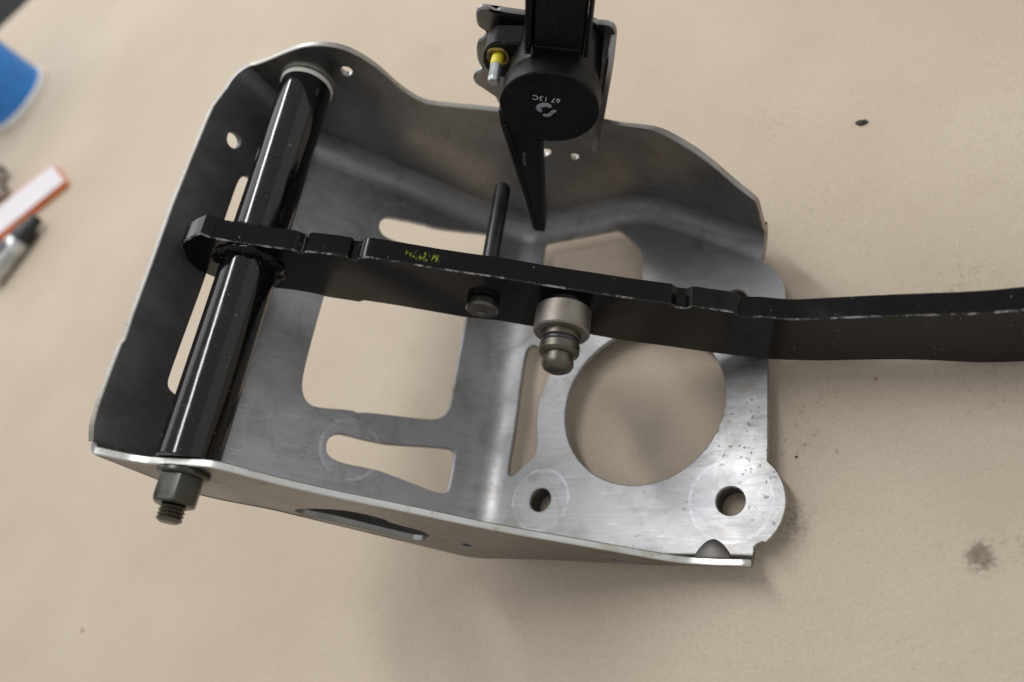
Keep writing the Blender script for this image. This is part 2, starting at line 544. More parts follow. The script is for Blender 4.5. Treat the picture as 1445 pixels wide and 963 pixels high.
def build_bracket():
    # ---------- web: booster face, sloping panel and the raised left wall, cut from one flat pattern
    ymax = lambda u: yb_s(prof_at(u)[0].x) - RB
    def rf(u):
        sm = lambda t: (lambda k: k * k * (3 - 2 * k))(max(0, min(1, t)))
        p, _ = prof_at(u)
        return RF + 5.0 * sm((12 - p.x) / 50) * sm((u_f0 - 48 - u) / 25)
    u_f0 = on_web((130, 640)).x
    yfr = YF_IN + RF
    # right edge of the booster face, front to back (u = 60 - x)
    pts = []
    x_front = 45.2
    edge = [(x_front, yfr), (x_front, -57.4), (46.4, -56.2), (48.5, -55.3)]
    for k in range(13):
        a = math.radians(-50 + (50 + 48) * k / 12); edge.append((37 + 19.2 * math.cos(a), -41 + 19.2 * math.sin(a)))
    edge.append((49.8, -25.4))
    edge += [(50, -20), (50, 0), (50, 25)]
    for k in range(11):
        a = math.radians(-42 + 98 * k / 10); edge.append((37 + 19.5 * math.cos(a), 41 + 19.5 * math.sin(a)))
    edge.append((47.6, yb_s(47.6) - RB))
    right = resample([Vector((u_of_x(x), y)) for x, y in edge], 2.5, closed=False)
    # rear edge follows the bend of the rear flange
    wall_top = [(320, 128), (303, 150), (293, 172), (271, 225), (245, 290), (215, 374), (190, 443), (181, 471), (178, 480), (173, 486), (158, 524), (140, 574), (133, 599), (131.5, 622), (130, 640)]
    wt = [on_web(p) for p in wall_top]
    u_b = wt[0].x; u_f = wt[-1].x
    def us(a, b, step=2.0):
        m = int((b - a) / step); return [a + (b - a) * i / m for i in range(m + 1)]
    ub_list = us(u_of_x(47.6), u_b); uf_list = us(u_of_x(x_front), u_f)
    rear = [Vector((u, ymax(u))) for u in ub_list]
    front = [Vector((u, YF_IN + rf(u))) for u in uf_list]
    wt_mid = resample(wt[1:-1], 4, closed=False)
    outline = right[:-1] + rear + wt_mid + front[::-1][:-1]
    # drop near-duplicates
    clean = []
    for p in outline:
        if not clean or (p - clean[-1]).length > .05: clean.append(p)
    H = []
    big = circle2(u_of_x(0), 0, 34.6, 96); H.append(big)
    H.append(circle2(u_of_x(37), -41, 5.6, 32)); H.append(circle2(u_of_x(-41), -39.3, 5.1, 28))
    H.append(circle2(u_of_x(37), 41, 5.6, 32)); H.append(circle2(u_of_x(-41), 41, 4.5, 28))
    def traced(px, it=2, step=2.5): return resample(chaikin([on_web(p) for p in px], it), step)
    H.append(traced([(736, 520), (741, 494), (747, 487), (755, 486), (764, 490), (777, 503), (780, 520), (772, 540), (763, 560), (758.5, 582), (758, 605), (759, 625), (757, 640), (746, 652), (735, 662), (725, 673), (718, 672), (715, 666), (719, 640), (726, 600)], 1))
    H.append(traced([(758, 410), (766, 352), (769, 340), (780, 334), (836, 325), (866, 320.5), (876, 325), (898, 345), (906, 356), (907, 380), (907, 402), (850, 408), (800, 408)], 1))
    H.append(traced([(466, 385), (455, 422), (441, 472), (427, 527), (425, 548), (429, 563), (438, 573), (455, 577), (496, 579.5), (504, 584), (516, 583), (560, 588), (604, 593), (620, 592), (631, 585), (637, 572), (645, 527), (657, 460), (661, 438), (657, 428), (560, 408), (500, 395), (480, 386)], 1))
    H.append(traced([(459, 630), (461, 621), (466, 615), (475, 611), (486, 612), (512, 619), (540, 625), (560, 627), (612, 630), (634, 632), (641, 635), (643.5, 641), (643, 650), (634, 694), (630, 697.5), (620, 697.5), (609, 694), (540, 667), (520, 662), (492, 657), (470, 650), (460, 640)], 1))
    H.append(traced([(534, 320), (536, 312), (542, 306), (550, 305), (594, 314), (617, 321), (650, 325), (692, 329), (697, 333), (697, 345), (690, 375), (682, 377), (640, 364), (600, 352), (564, 343), (546, 336), (538, 330)], 1))
    # long slot and the holes beside the knee of the left wall
    H.append(traced([(333, 262), (339, 250), (347, 246), (360, 252), (366, 264), (352, 310), (310, 450), (280, 552), (266, 563), (252, 561), (241, 553), (236, 544), (238, 532), (262, 466), (290, 390), (318, 306)], 1))
    H.append(traced([(320, 196), (322, 187), (328, 184), (335, 187), (341, 195), (341, 205), (335, 211), (328, 210), (322, 204)], 1))
    H.append(traced([(226, 620), (228, 611), (235, 607), (243, 611), (246, 620), (243, 630), (235, 633), (229, 629)], 1))
    for h in H:
        for q in h: q.y = max(min(q.y, ymax(q.x) - 1.0), YF_IN + rf(q.x) + 1.5)
    bm = bmesh.new()
    uend = {round(u, 4) for u in ub_list} | {round(u, 4) for u in uf_list}
    oe = lambda c: abs(c[1] - YF_IN - rf(c[0])) < 1e-3 or abs(c[1] - ymax(c[0])) < 1e-3
    sheet(bm, clean, H, web, T, (3.0, 4.5), open_edge=oe)
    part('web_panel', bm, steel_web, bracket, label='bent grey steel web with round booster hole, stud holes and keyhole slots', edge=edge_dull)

    # ---------- flanges: a rolled bend along the web edge, then the upright sheet
    def flange(name, ulist, y_edge, nf, rad, sgn, top, holes, mat, label, pos):
        bm = bmesh.new()
        nphi = 8
        rows = []
        for u in ulist:
            p, n = prof_at(u)
            w = noise.noise(Vector((u * .03, y_edge(u) * .03, 2))) * .22
            N3 = Vector((n.x, 0, n.y)); F = nf(p.x); r = rad(u)
            row = []
            for k in range(nphi + 1):
                a = math.pi / 2 * k / nphi
                c = Vector((p.x, y_edge(u), p.y)) + N3 * (r * (1 - math.cos(a)) + w * (1 - k / nphi)) + Vector((0, sgn * r * math.sin(a), 0))
                nn = (N3 * math.cos(a) + F * math.sin(a)).normalized()
                if sgn > 0 and len(rows) < 3: c.x += (3 - len(rows)) * 1.2 * k / nphi
                row.append((bm.verts.new(c), bm.verts.new(c - nn * T)))
            rows.append(row)
        for A, B in zip(rows, rows[1:]):
            for k in range(nphi):
                ff = bm.faces.new((A[k][0], A[k + 1][0], B[k + 1][0], B[k][0]))
                if sgn > 0: ff.material_index = 2
                bm.faces.new((A[k][1], B[k][1], B[k + 1][1], A[k + 1][1]))
        for R in (rows[0], rows[-1]):
            for k in range(nphi): bm.faces.new((R[k][0], R[k][1], R[k + 1][1], R[k + 1][0]))
        low = [Vector((R[-1][0].co.x, R[-1][0].co.z)) for R in rows]
        lowset = {(round(p.x, 3), round(p.y, 3)) for p in low}
        if sgn > 0:
            top = [q for q in top if q.x > low[-1].x + .8 and (q.x < low[0].x - 8 or q.y > low[0].y + 1.5)]
        outline = low + top
        cl = []
        for p in outline:
            if not cl or (p - cl[-1]).length > .05: cl.append(p)
        if (cl[0] - cl[-1]).length < .05: cl.pop()
        oe = lambda c: (round(c[0], 3), round(c[1], 3)) in lowset
        sheet(bm, cl, holes, pos, T, (5, 5), open_edge=oe)
        bmesh.ops.remove_doubles(bm, verts=bm.verts[:], dist=.004)
        o = part(name, bm, mat, bracket, label=label, edge=edge_dull if sgn > 0 else edge_steel)
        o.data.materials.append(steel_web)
        return o

    # rear flange
    def bpos(x, z): 
        w = noise.noise(Vector((x * .025, z * .025, 7))) * .5 * min(1, max(0, z - 20) / 40)
        return Vector((x, yb_s(x) + w, z)), yb_n(x)
    top_px = [(319, 128), (322, 120), (326, 110), (335, 101), (352, 95), (375, 88), (403, 76), (425, 68), (446, 65), (468, 66), (490, 71.5), (515, 85), (535, 100), (555, 119), (574, 134), (594, 145.5), (609, 149.5), (644, 153), (701, 158), (770, 166), (856, 178.5), (905, 182), (926, 186), (950, 197), (993, 225), (1033, 261), (1060, 282), (1067, 290), (1070, 303), (1075, 322), (1078, 332)]
    tb = [on_back(p) for p in top_px]; tb = [Vector((w.x, w.z)) for w in tb]
    def bh(px, r, ry=None, rot=0):
        w = on_back(px); return circle2(w.x, w.y and w.z, r, 24, ry, rot)
    top = resample(chaikin(tb, 2, closed=False), 2.5, closed=False)
    flange('rear_flange', ub_list, ymax, lambda x: yb_n(x), lambda u: RB, 1, top, [bh((489, 101), 2.7), bh((768, 216), 3.6, 2.6), bh((811, 222), 2.2)], steel_flange,
           'tall stained steel flange standing along the far side', bpos)

    # front flange
    def fpos(x, z):
        w = noise.noise(Vector((x * .02, z * .02, 3))) * .5
        return Vector((x, YF_IN + w * min(1, max(0, z - 12) / 30), z)), Vector((0, 1, 0))
    tp = [(130, 640), (160, 641.5), (200, 643.5), (240, 645), (270, 646.5), (295, 648), (312, 651), (330, 655.5), (356, 663), (400, 674.5), (440, 684), (500, 697), (560, 709), (640, 726), (740, 745.5), (820, 761), (900, 775), (960, 785), (1010, 792), (1062, 799)]
    tf = [on_y(p, YF_IN) for p in tp]; tf = [Vector((w.x, max(w.z, 6.4))) for w in tf]
    tf[-1].x = min(tf[-1].x, 45.2); pe, ne = prof_at(u_f); tf = [q for q in tf if q.x > pe.x + ne.x * RF + .8]; tf.insert(0, Vector((pe.x + ne.x * RF, pe.y + ne.y * RF + 1.2)))
    top = resample(chaikin(tf, 1, closed=False), 2.5, closed=False)
    def ftr(px, it=1):
        q = [on_y(p, -65) for p in px]
        return resample(chaikin([Vector((w.x, w.z)) for w in q], it), 2)
    hs = [ftr([(410, 721), (432, 718), (482, 720), (512, 725), (542, 733), (552, 739), (606, 753), (607, 762), (592, 765.5), (540, 754), (482, 739), (430, 729)]),
          ftr([(650, 767), (660, 767), (672, 772), (662, 774), (652, 771)]), ftr([(862, 789), (872, 789), (884, 793), (874, 795), (864, 793)])]
    flange('front_flange', uf_list, lambda u: YF_IN + rf(u), lambda x: Vector((0, 1, 0)), rf, -1, top, hs, steel_front,
           'low steel flange along the near side with a bright sheared edge', fpos)
build_bracket()
def gusset(px, rx, ry, rz):
    c = on_z(px, 2.5); bm = bmesh.new(); bmesh.ops.create_icosphere(bm, subdivisions=4, radius=1)
    for v in bm.verts:
        k = 1 - .35 * max(0, v.co.y)
        v.co = Vector((c.x + v.co.x * rx * k, max(-62.4, -61.5 + v.co.y * ry), max(1.2, 2.0 + v.co.z * rz)))
    part('gusset_dent', bm, mat_steel('dull_dent_steel', (.24, .23, .22), .62, rust=.3), bracket, smooth=80)
nut_steel = mat_steel('dark_weld_nut', (.16, .15, .14), .45, rust=1.0)
for wx, wy, wr in ((37, -41, 5.9), (-41, -39.3, 5.5), (37, 41, 5.9), (-41, 41, 5.5)):
    bm = lathe(bmesh.new(), (wx, wy, 0), (0, 0, 1), [(-.05, wr), (-.05, wr + 4.5), (PZ + .6, wr + 4.5), (PZ + .02, wr + 4.0), (PZ + .02, wr + .6), (PZ + .6, wr), (-.05, wr)], 40)
    part('weld_nut', bm, nut_steel, bracket)
gusset((1006, 780), 7.0, 6.8, 3.6)

# ================================================================== BRAKE PEDAL (arm, pivot tube, pins)
YA = 13.0
AX, AZ = -103.3, 122.9
arm_mat = mat_black('black_gloss_paint_arm', (.0035, .0033, .0036), .15, orange=.09, dust=.4, spec=.19, mark=((lambda w: (w.x, YA + 4, w.z))(on_y((596, 366), YA + 3)), (1, 4.5, 1.0)))
tube_mat = mat_black('black_gloss_paint_tube', (.003, .003, .0035), .11, orange=.05, dust=.5, spec=.48)
def mat_edge_glint():  # arm's edge highlight painted in as pale colour, broken into paint chips
    m, nt, b = new_mat('edge_glint_chips'); n = N(nt)
    f = n.ramp(n.noise(150, 5, .75), .47, .60)
    n.set(b.inputs['Base Color'], n.mix(f, (.004, .004, .004, 1), (.34, .33, .32, 1)))
    n.set(b.inputs['Metallic'], n.math('MULTIPLY', f, .6)); b.inputs['Roughness'].default_value = .35
    return m
edge_glint_mat = mat_edge_glint()
pedal = thing('brake_pedal', 'black painted brake pedal arm with its pivot tube across the bracket', 'pedal', (AX, YA, AZ))
def arm_shift(x):
    t = max(0, min(1, (x - 40) / 100)); return -6.5 * t * t * (3 - 2 * t)
def on_arm(p):
    y = YA
    for _ in range(30): w = on_y(p, y); y = YA + arm_shift(w.x)
    return Vector((w.x, w.z))
def build_arm():
    top = [(257, 347), (262, 341), (275, 334), (283, 331), (296, 336.5), (330, 342.5), (373, 349), (400, 352.5), (411, 354), (424, 359.3), (429, 359), (433, 356.4), (469, 360.5), (489, 364), (494, 368), (503, 369), (508, 365), (519, 364.5), (560, 371), (617, 380.5), (660, 387), (699, 392), (769, 404), (824, 412.5), (880, 421), (946, 430), (953, 434.5), (968, 436.5), (977, 433.7), (1034, 442), (1044, 447.5), (1056, 448.5), (1075, 448.5), (1114, 453), (1165, 451), (1243, 448), (1310, 446), (1388, 444), (1445, 439)]
    low = [(1445, 510), (1408, 511.5), (1369, 511.5), (1329, 509), (1271, 507), (1210, 508), (1153, 509.6), (1083, 507.6), (1013, 499), (946, 489), (880, 481), (833, 472), (752, 461), (707, 453), (651, 447), (600, 438), (560, 431), (514, 424), (507, 426), (461, 419), (448, 415), (413, 409), (385, 406), (345, 402), (306, 393), (286, 384.5), (273, 375), (263, 363)]
    a = [on_arm(p) for p in top]; b = [on_arm(p) for p in low]
    a = a[:32] + chaikin(a[32:], 2, closed=False); b = chaikin(b[:12], 2, closed=False) + b[12:]
    d = (a[-1] - a[-4]).normalized()
    ext = [a[-1] + Vector((24, -1)), a[-1] + Vector((58, -2))]; ext2 = [b[0] + Vector((58, 1)), b[0] + Vector((24, 1))]
    pts = a + ext + ext2 + b
    pts = resample(pts, 3.0)
    rnd = random.Random(2)
    jit = []
    for q in pts:
        k = .35 if q.x < -110 else .06
        jit.append(Vector((q.x + rnd.uniform(-k, k), q.y + rnd.uniform(-k, k))))
    bm = bmesh.new()
    sheet(bm, jit, [], lambda x, z: (Vector((x, YA + arm_shift(x), z)), Vector((0, -1, 0))), 8.3, (5, 6), .5, ci=2)
    return part('arm', bm, arm_mat, pedal, smooth=38, edge=arm_mat, label='flat black pedal arm seen on edge')
arm = build_arm(); arm.data.materials.append(edge_glint_mat)
bm = lathe(bmesh.new(), (AX, 0, AZ), (0, 1, 0), [(YF_IN, 6), (YF_IN, 9.6), (YF_IN + .5, 10.1), (96.8, 10.1), (97.2, 9.7), (97.2, 6)], 64)
tube = part('pivot_tube', bm, tube_mat, pedal, label='glossy black pivot tube')
# lumpy weld bead round the tube on both faces of the arm
def weld(y, sgn):
    bm = bmesh.new()
    seg, ring = 56, 10; rows = []
    for i in range(seg):
        a = 2 * math.pi * i / seg; row = []
        k = 1 + .28 * noise.noise(Vector((math.cos(a) * 2.2, math.sin(a) * 2.2, y))) + .14 * math.sin(a * 11)
        rr = 3.5 * k
        big = 9.8 + .9 * noise.noise(Vector((math.cos(a) * 1.2 + 9, math.sin(a) * 1.2, y)))
        for j in range(ring):
            b = 2 * math.pi * j / ring
            R = big + rr * .95 * math.cos(b)
            row.append(bm.verts.new((AX + R * math.cos(a), y + rr * .62 * math.sin(b), AZ + R * math.sin(a))))
        rows.append(row)
    for i in range(seg):
        A, B = rows[i], rows[(i + 1) % seg]
        for j in range(ring): bm.faces.new((A[j], A[(j + 1) % ring], B[(j + 1) % ring], B[j]))
    return part('weld_bead', bm, arm_mat, pedal, smooth=60)
weld(YA, -1); weld(YA + 8.3, 1)

pin_steel = mat_steel('dark_pin_steel', (.16, .155, .145), .36, rust=.5)
pinblack = mat_plain('black_phosphate', (.022, .023, .028), .34, .3, .3, 200, .1)
PIN = on_y((680, 437), YA - 3)
PT = min((abs((lambda q: q[1])(to_px((PIN.x, yy, PIN.z))) - 262), yy) for yy in [40 + .5 * k for k in range(80)])[1]
bm = lathe(bmesh.new(), (PIN.x, 0, PIN.z), (0, 1, 0), [(YA - 3.4, 0), (YA - 3.1, 2.2), (YA - 3.6, 2.8), (YA - 3.6, 5.4), (YA - 2.9, 6.1), (YA - .4, 6.1), (YA + .2, 5.6)], 40)
part('rivet_head', bm, pin_steel, pedal, label='flat round steel rivet head on the arm')
bm = lathe(bmesh.new(), (PIN.x, 0, PIN.z), (0, 1, 0), [(YA + 8, 3.3), (YA + 26, 3.2), (PT - 1.6, 3.1), (PT - .2, 2.4), (PT, 0)], 32)
part('striker_rod', bm, pinblack, pedal, label='thin black rod standing out behind the arm')
PR = on_y((797, 430), YA)
collar_mat = mat_steel('worn_collar_steel', (.31, .285, .26), .55, rust=2.2)
stud_mat = mat_steel('stud_steel', (.15, .138, .118), .40, rust=.4)
bm = lathe(bmesh.new(), (PR.x, 0, PR.z), (0, 1, 0), [(YA + .3, 9.3), (YA - 2.2, 9.3), (YA - 2.3, 8.4)], 48)
part('stud_shoulder', bm, arm_mat, pedal)
def rel(prof): return [(d + 7 - YA, r * 1.03) for d, r in prof]
bm = lathe(bmesh.new(), (PR.x, 0, PR.z), (0, -1, 0), rel([(-4.8, 7), (-4.8, 9.0), (-4.3, 9.5), (4.4, 9.7), (5.0, 9.2), (5.0, 6.4)]), 56)
part('collar', bm, collar_mat, pedal, label='grey steel collar with rust bloom')
bm = lathe(bmesh.new(), (PR.x, 0, PR.z), (0, -1, 0), rel([(4.0, 6.9), (7.2, 6.9), (7.5, 6.5), (7.5, 5.9), (9.3, 5.9), (9.3, 6.5), (9.7, 6.9), (12.2, 6.9), (13.0, 6.3), (13.5, 4.9), (15.4, 4.9), (15.5, 5.4), (17.0, 5.4), (18.4, 4.7), (19.4, 3.0), (19.7, 0)]), 56)
stud = part('pushrod_stud', bm, stud_mat, pedal, label='stepped steel pushrod stud with a domed tip')
bm = lathe(bmesh.new(), (PR.x, 0, PR.z), (0, -1, 0), rel([(7.6, 5.8), (7.6, 6.35), (8.0, 6.6), (8.8, 6.6), (9.2, 6.35), (9.2, 5.8)]), 48)
part('snap_ring', bm, mat_plain('dark_spring_steel', (.06, .06, .065), .35, .7), stud)

# ------------------------------------------------------------------ pivot bushing
YBI = yb_s(AX)
bush = thing('pivot_bushing', 'pale green plastic bushing ring at the far end of the pivot tube', 'bushing', (AX, YBI, AZ))
bm = lathe(bmesh.new(), (AX, 0, AZ), (0, 1, 0), [(YBI - 2.2, 9.6), (YBI - 2.2, 10.2), (YBI - 2.0, 10.5), (YBI - .3, 10.5), (YBI - .3, 9.0)], 64)
part('ring', bm, mat_plain('pale_nylon', (.90, .89, .80), .42, 0, .06), bush)

# ------------------------------------------------------------------ pivot bolt and nut
bolt = thing('pivot_bolt', 'dark zinc hex nut and bolt end outside the near flange', 'bolt', (AX, -65, AZ))
zinc = mat_steel('dark_zinc', (.085, .088, .078), .30, rust=.35)
bm = lathe(bmesh.new(), (AX, 0, AZ), (0, -1, 0), [(65.15, 4), (65.15, 8.0), (65.6, 8.4), (66.6, 8.4), (67.2, 7.7), (67.2, 4)], 48)
part('washer', bm, zinc, bolt)
def hexnut():
    bm = bmesh.new(); rows = []
    R = 7.35
    for y, k in ((-67.2, .97), (-67.7, 1.0), (-74.4, 1.0), (-75.8, .93), (-76.4, .78)):
        row = []
        for i in range(48):
            a = 2 * math.pi * i / 48
            b = ((a + math.pi / 6) % (math.pi / 3)) - math.pi / 6
            hexr = R * math.cos(math.pi / 6) / math.cos(b)
            rr = min(hexr, R * k)
            aa = a + math.radians(12)
            row.append(bm.verts.new((AX + rr * math.cos(aa), y, AZ + rr * math.sin(aa))))
        rows.append(row)
    for A, B in zip(rows, rows[1:]):
        for i in range(48): bm.faces.new((A[i], A[(i + 1) % 48], B[(i + 1) % 48], B[i]))
    bm.faces.new(rows[-1]); bm.faces.new(rows[0][::-1])
    return part('hex_nut', bm, zinc, bolt, smooth=25)
hexnut()
prof = [(76.0, 3.6)]
y = 76.4
while y < 80.8: prof += [(y, 3.45), (y + .62, 4.15)]; y += 1.25
prof += [(81.5, 3.4), (81.8, 2.9), (81.8, 0)]
part('threaded_end', lathe(bmesh.new(), (AX, 0, AZ), (0, -1, 0), prof, 32), stud_mat, bolt, smooth=20)

# ================================================================== POSITION SENSOR ON ITS BRACKET
YS = 68.0                       # plane of the round sensor face
SC = on_y((775, 154), YS)
SX, SZ, SR = SC.x, SC.z, 17.3
plastic = mat_black('black_sensor_plastic', (.005, .005, .006), .36, orange=.12, dust=.35, spec=.24)
sens = thing('position_sensor', 'round black plastic pedal position sensor with hanging lever above the far flange', 'sensor', (SX, YS, SZ))
bm = lathe(bmesh.new(), (SX, 0, SZ), (0, 1, 0), [(YS + 8.2, 15), (YS + 8.2, 16.2), (YS + 9, 16.4), (96, 16.0), (96, 0)], 72)
part('housing', bm, plastic, sens)
bm = lathe(bmesh.new(), (SX, 0, SZ), (0, 1, 0), [(YS + .15, 0), (YS + .15, SR - 1.6), (YS, SR - 1.4), (YS, SR - .5), (YS + .5, SR), (YS + 7.6, SR), (YS + 8.2, SR - .4), (YS + 8.2, 14)], 80)
cap = part('end_cap', bm, mat_black('black_cap_plastic', (.004, .0045, .005), .45, orange=.06, dust=.3, spec=.22), sens)
# lever
lv = px_y([(703, 158), (706, 178), (722, 228), (738, 280), (752, 324), (755, 327), (768, 328.5), (769.5, 324), (768, 295), (765, 230), (764, 196), (768, 160), (745, 140)], YS + .6)
bm = bmesh.new(); solid(bm, lv, YS + .6, YS + 7.4, .6)
lever = part('lever', bm, plastic, sens, label='tapered black plastic lever')
tip = px_y([(752, 317), (755, 327), (768, 328), (768.5, 318)], YS + .6)
rib = px_y([(709, 176), (716, 176), (757, 320), (752, 322)], YS + .2)
bm = bmesh.new(); solid(bm, rib, YS - .1, YS + .9, .25); part('edge_rib', bm, plastic, lever)
rib = px_y([(758, 200), (764.5, 200), (769, 323), (764, 323)], YS + .2)
bm = bmesh.new(); solid(bm, rib, YS - .1, YS + .9, .25); part('edge_rib', bm, plastic, lever)
# connector shroud: runs out of the top of the housing, opposite the lever
cd = Vector((.50, .866)); cn = Vector((.866, -.50))
def box_cd(name, a0, a1, b0, b1, y0, y1, mat, parent, cham=.5):
    pts = [Vector((SX, SZ)) + cd * a + cn * b for a, b in ((a0, b0), (a0, b1), (a1, b1), (a1, b0))]
    bm = bmesh.new(); solid(bm, pts, y0, y1, cham); return part(name, bm, mat, parent, smooth=30)
conn = box_cd('connector_shroud', 10, 62, -7.6, 9.4, YS + 9.4, YS + 24, plastic, sens, .9)
box_cd('shroud_wall', 15.5, 62, -10.0, -7.9, YS + 8.2, YS + 25, plastic, conn)
box_cd('shroud_wall', 15.5, 62, 9.7, 11.4, YS + 9.2, YS + 24, plastic, conn)
box_cd('latch_rail', 24, 62, -3.2, .6, YS + 8.6, YS + 9.6, plastic, conn, .3)
box_cd('latch_rail', 18, 19, -7, 9, YS + 9.0, YS + 9.6, plastic, conn, .2)
# mounting ear
ear_px = [(681, 92), (682, 78), (686, 68), (693, 62), (705, 60), (745, 62), (745, 112), (712, 112), (698, 107), (687, 101)]
YE = 86.0
bm = bmesh.new(); solid(bm, chaikin(px_y(ear_px, YE), 1), YE, YE + 9, .7)
part('mounting_ear', bm, plastic, sens, smooth=40)
# white printed code, upside down, and the moulded swirl
def text_mesh(name, body, size, mat, parent, centre, ex, ey, shear=0):
    cu = bpy.data.curves.new(name, 'FONT'); cu.body = body; cu.size = size; cu.align_x = 'CENTER'; cu.align_y = 'CENTER'
    cu.extrude = .04; cu.resolution_u = 3; cu.space_character = 1.05
    tmp = bpy.data.objects.new('tmp', cu); COL.objects.link(tmp)
    dg = bpy.context.evaluated_depsgraph_get()
    me = bpy.data.meshes.new_from_object(tmp.evaluated_get(dg))
    bpy.data.objects.remove(tmp)
    bm = bmesh.new(); bm.from_mesh(me); bpy.data.meshes.remove(me)
    ex = Vector(ex).normalized(); ey = Vector(ey).normalized(); ez = ex.cross(ey)
    for v in bm.verts: v.co = Vector(centre) + ex * v.co.x + ey * v.co.y + ez * v.co.z
    return part(name, bm, mat, parent, smooth=0)
print_mat = mat_plain('white_print', (.50, .52, .55), .6)
def face_vec(p0, p1, y):
    a, b = on_y(p0, y), on_y(p1, y); v = b - a; v.y = 0; return v.normalized()
ex = face_vec((791, 143), (751, 137), YS); ey = Vector((ex.z, 0, -ex.x))
if ey.dot(face_vec((775, 135), (775, 160), YS)) < 0: ey = -ey
if ex.cross(ey).y > 0: pass
text_mesh('printed_code', '67 13C', 3.1, print_mat, cap, on_y((771, 140), YS + .02), ex, ey)
def swirl(name, pts, w):
    bm = bmesh.new()
    P = chaikin([Vector((q.x, q.z)) for q in (on_y(p, YS) for p in pts)], 2, closed=False)
    rows = []
    for i, p in enumerate(P):
        d = (P[min(i + 1, len(P) - 1)] - P[max(i - 1, 0)]).normalized(); nn = Vector((-d.y, d.x))
        t = i / (len(P) - 1); ww = w * (math.sin(math.pi * (.12 + .76 * t))) ** .6
        row = []
        for j in range(7):
            a = math.pi * j / 6
            q = p + nn * (ww * math.cos(a)); row.append(bm.verts.new((q.x, YS + .2 - .8 * ww * math.sin(a), q.y)))
        rows.append(row)
    for A, B in zip(rows, rows[1:]):
        for j in range(6): bm.faces.new((A[j], A[j + 1], B[j + 1], B[j]))
    for R in (rows[0], rows[-1]): bm.faces.new(R)
    return part(name, bm, mat_plain('grey_moulded_mark', (.24, .25, .29), .3), cap, smooth=60)
swirl('moulded_mark', [(764, 158), (759, 154), (761, 150), (768, 148), (774, 149), (777, 152)], 1.0)
swirl('moulded_mark', [(766, 162), (771, 164), (777, 162), (780, 157.5), (785, 157.5)], .75)
ex = face_vec((738, 210), (743, 241), YS); ey = Vector((ex.z, 0, -ex.x))
if ey.dot(face_vec((735, 225), (750, 225), YS)) < 0: ey = -ey
if ex.cross(ey).y > 0: ey = -ey
text_mesh('printed_name', 'Wurmunt', 1.9, mat_plain('grey_print', (.20, .21, .23), .6), lever, on_y((740, 225), YS + .57), ex, ey)

# sensor bracket of folded steel
brk_mat = mat_steel('dark_bracket_steel', (.34, .335, .33), .34, rust=.6)
YP = 97.5
sb = thing('sensor_bracket', 'folded dark steel bracket carrying the black sensor', 'bracket', tuple(on_y((770, 100), YP)))
plate_px = [(671, 22), (673, 14), (680, 11), (690, 11.5), (696, 16.5), (702, 17), (706, 14.5), (745, 20), (822, 27), (828, 25), (835, 27), (840, 33), (850, 33), (862, 35), (869, 41), (871, 52), (852, 175), (845, 200), (716, 186), (704, 142), (684, 128), (671, 120), (667, 113), (669, 106), (675, 101), (682, 98), (676, 92), (673, 84), (672, 68), (675, 58), (683, 53), (688, 46), (680, 43), (673, 37)]
bm = bmesh.new(); solid(bm, chaikin(px_y(plate_px, YP), 1), YP, YP + 2.4, .6)
part('back_plate', bm, brk_mat, sb, smooth=40)
def side_flange():
    A1, A0 = on_y((871.5, 42), YP + 2), on_y((858, 120), 80)
    top = Vector((A1.x, A1.z)); B = on_y((843, 219), 78); bot = Vector((B.x, B.z))
    bm = bmesh.new()
    d = (bot - top).normalized(); nn = Vector((-d.y, d.x))
    if nn.x > 0: nn = -nn
    # outline in (s along the fold, y)
    L = (bot - top).length
    ol = [(0, YP + 2.3), (0, YP - 12), (4, YP - 15), (L * .55, YP - 17), (L * .75, YP - 19), (L - 1, 78.5), (L, 80), (L, 88), (L * .62, YP - 5), (L * .58, YP + 2.3)]
    ol = resample(chaikin([Vector(q) for q in ol], 1), 3)
    def fm(s, y): p = top + d * s; return Vector((p.x, y, p.y)), Vector((-nn.x, 0, -nn.y))
    sheet(bm, ol, [], fm, 2.4, (6, 6), .5)
    return part('side_flange', bm, brk_mat, sb)
side_flange()

# screw in the sensor's ear
S0 = on_y((703, 79), YE)
scr = thing('mounting_screw', 'silver screw end with yellow paint dab in the sensor ear', 'screw', tuple(S0))
gold = mat_plain('yellow_zinc', (.36, .27, .11), .32, .9, .25)
bm = lathe(bmesh.new(), (S0.x, 0, S0.z), (0, -1, 0), [(-YE - .5, 4.2), (-YE + .5, 4.2), (-YE + .8, 3.9), (-YE + .8, 3.2), (-YE + .3, 2.6)], 36)
part('sleeve', bm, gold, scr)
silver = mat_plain('bright_zinc', (.62, .65, .66), .30, .85, .12)
prof = [(-YE + .2, 2.0)]; yy = -YE + 4.4
part('painted_shank', lathe(bmesh.new(), (S0.x, 0, S0.z), (0, -1, 0), [(-YE - .2, 2.25), (-YE + 4.2, 2.25), (-YE + 4.8, 2.05)], 28, wob=.05), mat_plain('yellow_paint', (.72, .60, .04), .45), scr, label='yellow painted shank')
prof = [(-YE + 4.3, 2.1)]; k = 0
while k < 7: prof += [(-YE + 4.6 + k, 1.85), (-YE + 5.1 + k, 2.2)]; k += 1
prof += [(-YE + 11.8, 1.9), (-YE + 12.3, 1.6), (-YE + 12.3, 0)]
part('threaded_shank', lathe(bmesh.new(), (S0.x, 0, S0.z), (0, -1, 0), prof, 28), silver, scr, smooth=30)

